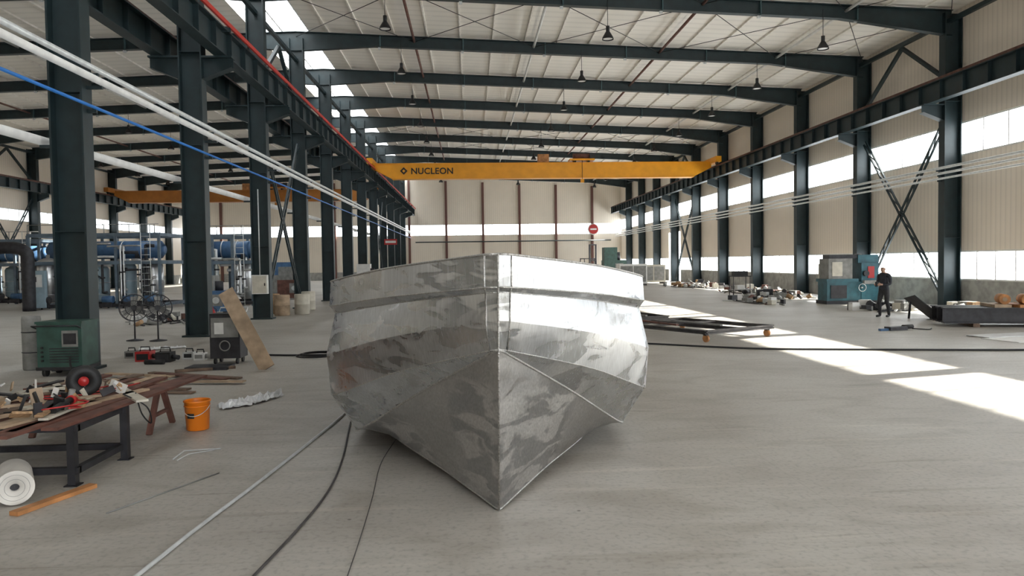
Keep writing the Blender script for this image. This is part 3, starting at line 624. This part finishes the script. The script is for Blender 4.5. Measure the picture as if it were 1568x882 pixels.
def scrap(loc,W,D,n,seed,h=.6):
    rr=random.Random(seed); w=MB()
    for i in range(n):
        x=max(-W*.5,min(W*.5,rr.gauss(0,.22)*W)); y=max(-D*.5,min(D*.5,rr.gauss(0,.25)*D)); z=max(.03,h*rr.random()*math.exp(-(x/W*2.2)**2-(y/D*2.2)**2)*.8); t=rr.random()
        m=rr.choice([DARK,GREY,RUST,CREAM,GALV,DARK,GREY,WOOD,WHT,GREY])
        if t<.45: w.beam((x,y,z),(x+rr.uniform(-.5,.4),y+rr.uniform(-.8,.8),max(.03,z*rr.random())),.06,.05,m)
        elif t<.75: w.box((x,y,z*.6+.08),(.15+rr.random()*.35,.15+rr.random()*.3,.12+rr.random()*.22),m,Matrix.Rotation(rr.random()*3,3,'Z'))
        else: w.cyl((x,y,.02+z*.5),(x+.3*rr.uniform(-1,1),y+.3*rr.uniform(-1,1),.15+z*.5),.06+.08*rr.random(),m,n=12)
    for i in range(3): w.tube(cr([(rr.uniform(-.45,.4)*W,rr.uniform(-.45,.45)*D,.03) for _ in range(5)],5),.02,BLK,6)
    w.build('scrap_pile',loc)
scrap((15.7,27.0,0),2.6,3,40,1,.5); scrap((15.6,36.5,0),2.8,3,50,2,.6); scrap((16.3,42,0),3,7,70,3,.8); scrap((16.0,52,0),3,8,60,4,.9); scrap((16.6,24,0),2,2.4,26,6,.6); scrap((13.2,33,0),1.8,4,24,8,.3)
scrap((-11,27,0),2.5,3,30,12,.5); scrap((-6.4,40,0),1.2,5,30,13,.6)
w=MB()
for x in(-.45,.45):
    for y in(-.3,.3): w.cyl((x,y,0),(x,y,1.1),.025,DARK,n=8)
w.b2((-.5,-.35,1.05),(.5,.35,1.1),DARK); w.b2((-.35,-.25,1.1),(.35,.25,1.35),BLK); w.b2((-.5,-.35,.35),(.5,.35,.38),GREY); w.b2((-.2,-.2,.38),(.2,.2,.6),WHT); w.build('steel_work_stand',(14.3,38.5,0))
for loc,s,m in(((12.8,58,0),(2.2,1.2,1.7),WHT),((15.4,62,0),(2,1.4,1.6),CREAM)):
    a,c,h=s; w=MB(); w.b2((-a/2,-c/2,.15),(a/2,c/2,h),m); w.b2((-a/2+.1,-c/2-.03,.3),(-.05,-c/2,h-.15),GREY); w.b2((.05,-c/2-.03,.3),(a/2-.1,-c/2,h-.15),GREY)
    for x in(-a/2+.1,a/2-.1): w.b2((x-.06,-c/2,0),(x+.06,c/2,.15),DARK)
    w.build('storage_cabinet',loc)
w=MB(); w.b2((-.6,-1,.3),(.6,1,1.0),CREAM); w.b2((-.6,.5,1.0),(.6,1.1,1.3),CREAM); 
for x in(-.55,.55):
    w.beam((x,-.6,1.0),(x,-.45,2.2),.06,.06,DARK); w.beam((x,.7,1.2),(x,.4,2.2),.06,.06,DARK); w.b2((x*.6-.06,-1.25,.1),(x*.6+.06,-1.1,3.6),DARK); w.b2((x*.6-.06,-2.2,.1),(x*.6+.06,-1.2,.16),DARK)
    for y in(-.7,.75): w.cyl((x-.1,y,.32),(x+.1,y,.32),.32,BLK)
w.b2((-.6,-.5,2.18),(.6,.45,2.26),DARK); w.b2((-.3,0,1.0),(.3,.5,1.5),BLK)
for z in(.4,2.0,3.5): w.b2((-.4,-1.22,z),(.4,-1.14,z+.1),DARK)
w.build('forklift',(11.5,72,0),.3)
smallmach('press_machine',(15.3,78,0),(2.4,1.6,3.4),GREEN,GREEN)
# ---------------- man
def man(loc,rzv):
    e=empty('man',loc,rzv)
    J={}; vs=[]; rad=[]; ed=[]
    def j(n,p,r,par=None):
        J[n]=len(vs); vs.append(p); rad.append(r)
        if par: ed.append((J[par],J[n]))
    j('pel',(0,0,.93),(.15,.115)); j('bel',(0,.01,1.06),(.145,.115),'pel'); j('che',(0,0,1.27),(.165,.125),'bel'); j('nb',(0,.015,1.41),(.095,.08),'che'); j('ne',(0,.035,1.475),(.055,.055),'nb')
    j('h1',(0,.06,1.535),(.066,.078),'ne'); j('h2',(0,.065,1.60),(.074,.09),'h1'); j('h3',(0,.055,1.655),(.06,.072),'h2')
    for s,k in((-1,'l'),(1,'r')):
        j('sh'+k,(s*.185,0,1.385),(.07,.07),'nb'); j('ua'+k,(s*.215,-.01,1.25),(.058,.058),'sh'+k); j('el'+k,(s*.235,0.02,1.11),(.048,.048),'ua'+k); j('fa'+k,(s*.19,.15,1.07),(.043,.043),'el'+k); j('wr'+k,(s*.12,.26,1.09),(.03,.03),'fa'+k)
        j('hi'+k,(s*.09,0,.84),(.10,.105),'pel'); j('th'+k,(s*.1,.03+s*.03,.66),(.085,.088),'hi'+k); j('kn'+k,(s*.1,.05+s*.06,.49),(.062,.065),'th'+k); j('ca'+k,(s*.1,.0+s*.08,.32),(.058,.062),'kn'+k); j('an'+k,(s*.1,-.02+s*.09,.11),(.05,.05),'ca'+k); j('he'+k,(s*.1,-.03+s*.09,.05),(.042,.045),'an'+k); j('to'+k,(s*.12,.15+s*.09,.038),(.042,.034),'he'+k)
    me=bpy.data.meshes.new('b'); me.from_pydata(vs,ed,[]); ob=bpy.data.objects.new('b',me); sc.collection.objects.link(ob)
    sk=ob.modifiers.new('s','SKIN'); ss=ob.modifiers.new('u','SUBSURF'); ss.levels=2; ss.render_levels=2
    for i,d in enumerate(me.skin_vertices[0].data): d.radius=rad[i]; d.use_root=(i==0)
    bpy.context.view_layer.update(); dg=bpy.context.evaluated_depsgraph_get(); m2=bpy.data.meshes.new_from_object(ob.evaluated_get(dg)); bpy.data.objects.remove(ob)
    ms=[mat('jacket_navy',(.02,.022,.03),.8,0,.3,12),mat('trousers_dark',(.025,.025,.028),.8,0,.2,12),mat('skin',(.45,.27,.19),.55),mat('hair_black',(.01,.008,.007),.6),BLK]
    m2.materials.clear()
    for m in ms: m2.materials.append(m)
    for p in m2.polygons:
        c=p.center; p.use_smooth=True
        if c.z<.10: k=4
        elif c.z<.90: k=1
        elif c.z<1.455: k=0
        else: k=3 if (c.z>1.625 or (c.y<.04 and c.z>1.53)) else 2
        p.material_index=k
    m2.name='body'; o=bpy.data.objects.new('body',m2); sc.collection.objects.link(o); o.parent=e
    w=MB(); SK=ms[2]
    w.lathe((0,.155,1.585),[(.001,-.025),(.016,-.02),(.009,.02),(.001,.03)],SK,8)
    for s in(-1,1): w.lathe((s*.03,.148,1.607),[(.001,-.009),(.011,0),(.001,.009)],BLK,8); w.lathe((s*.078,.055,1.59),[(.001,-.03),(.014,-.015),(.016,.015),(.001,.03)],SK,8)
    w.b2((-.025,.142,1.545),(.025,.15,1.552),RUST)
    w.torus((0,.03,1.455),.065,.018,ms[0])
    w.build('face_and_collar',parent=e)
    w=MB()
    for s in(-1,1):
        b0=Vector((s*.12,.26,1.09)); w.tube(cr([b0,(s*.105,.30,1.09),(s*.09,.345,1.09)],3),.03,SK,10)
        for f in range(4):
            z=1.115-.018*f; L=(.07,.08,.075,.06)[f]
            w.tube(cr([(s*.092,.34,z),(s*.075,.34+L*.5,z),(s*.05,.34+L*.75,z-.004),(s*.03,.34+L*.6,z-.006)],3),.009,SK,6)
        w.tube(cr([(s*.1,.30,1.11),(s*.075,.32,1.135),(s*.05,.355,1.135)],3),.010,SK,6)
    w.build('hands',parent=e)
    w=MB(); w.box((0,.385,1.10),(.09,.03,.16),DARK); w.build('held_tool',parent=e)
man((13.68,23.7,0),math.radians(115))
# ---------------- sky (brighter towards the sun side) and sun
wd=bpy.data.worlds.new('sky'); sc.world=wd; wd.use_nodes=True; nt=wd.node_tree; bg=nt.nodes['Background']; bg.inputs[0].default_value=(.95,.975,1,1)
tc=nt.nodes.new('ShaderNodeTexCoord'); sp=nt.nodes.new('ShaderNodeSeparateXYZ'); nt.links.new(tc.outputs['Generated'],sp.inputs[0])
mr=nt.nodes.new('ShaderNodeMapRange'); mr.inputs[1].default_value=-.7; mr.inputs[2].default_value=.7; mr.inputs[3].default_value=1.7; mr.inputs[4].default_value=8.8; nt.links.new(sp.outputs['X'],mr.inputs[0]); nt.links.new(mr.outputs[0],bg.inputs[1])
sl=bpy.data.lights.new('sun','SUN'); so=bpy.data.objects.new('sun',sl); sc.collection.objects.link(so); sl.energy=27; sl.angle=.012; sl.color=(1,.94,.85); so.location=(60,10,40)
so.rotation_euler=Vector((-1.76,-.46,-1)).to_track_quat('-Z','Y').to_euler()
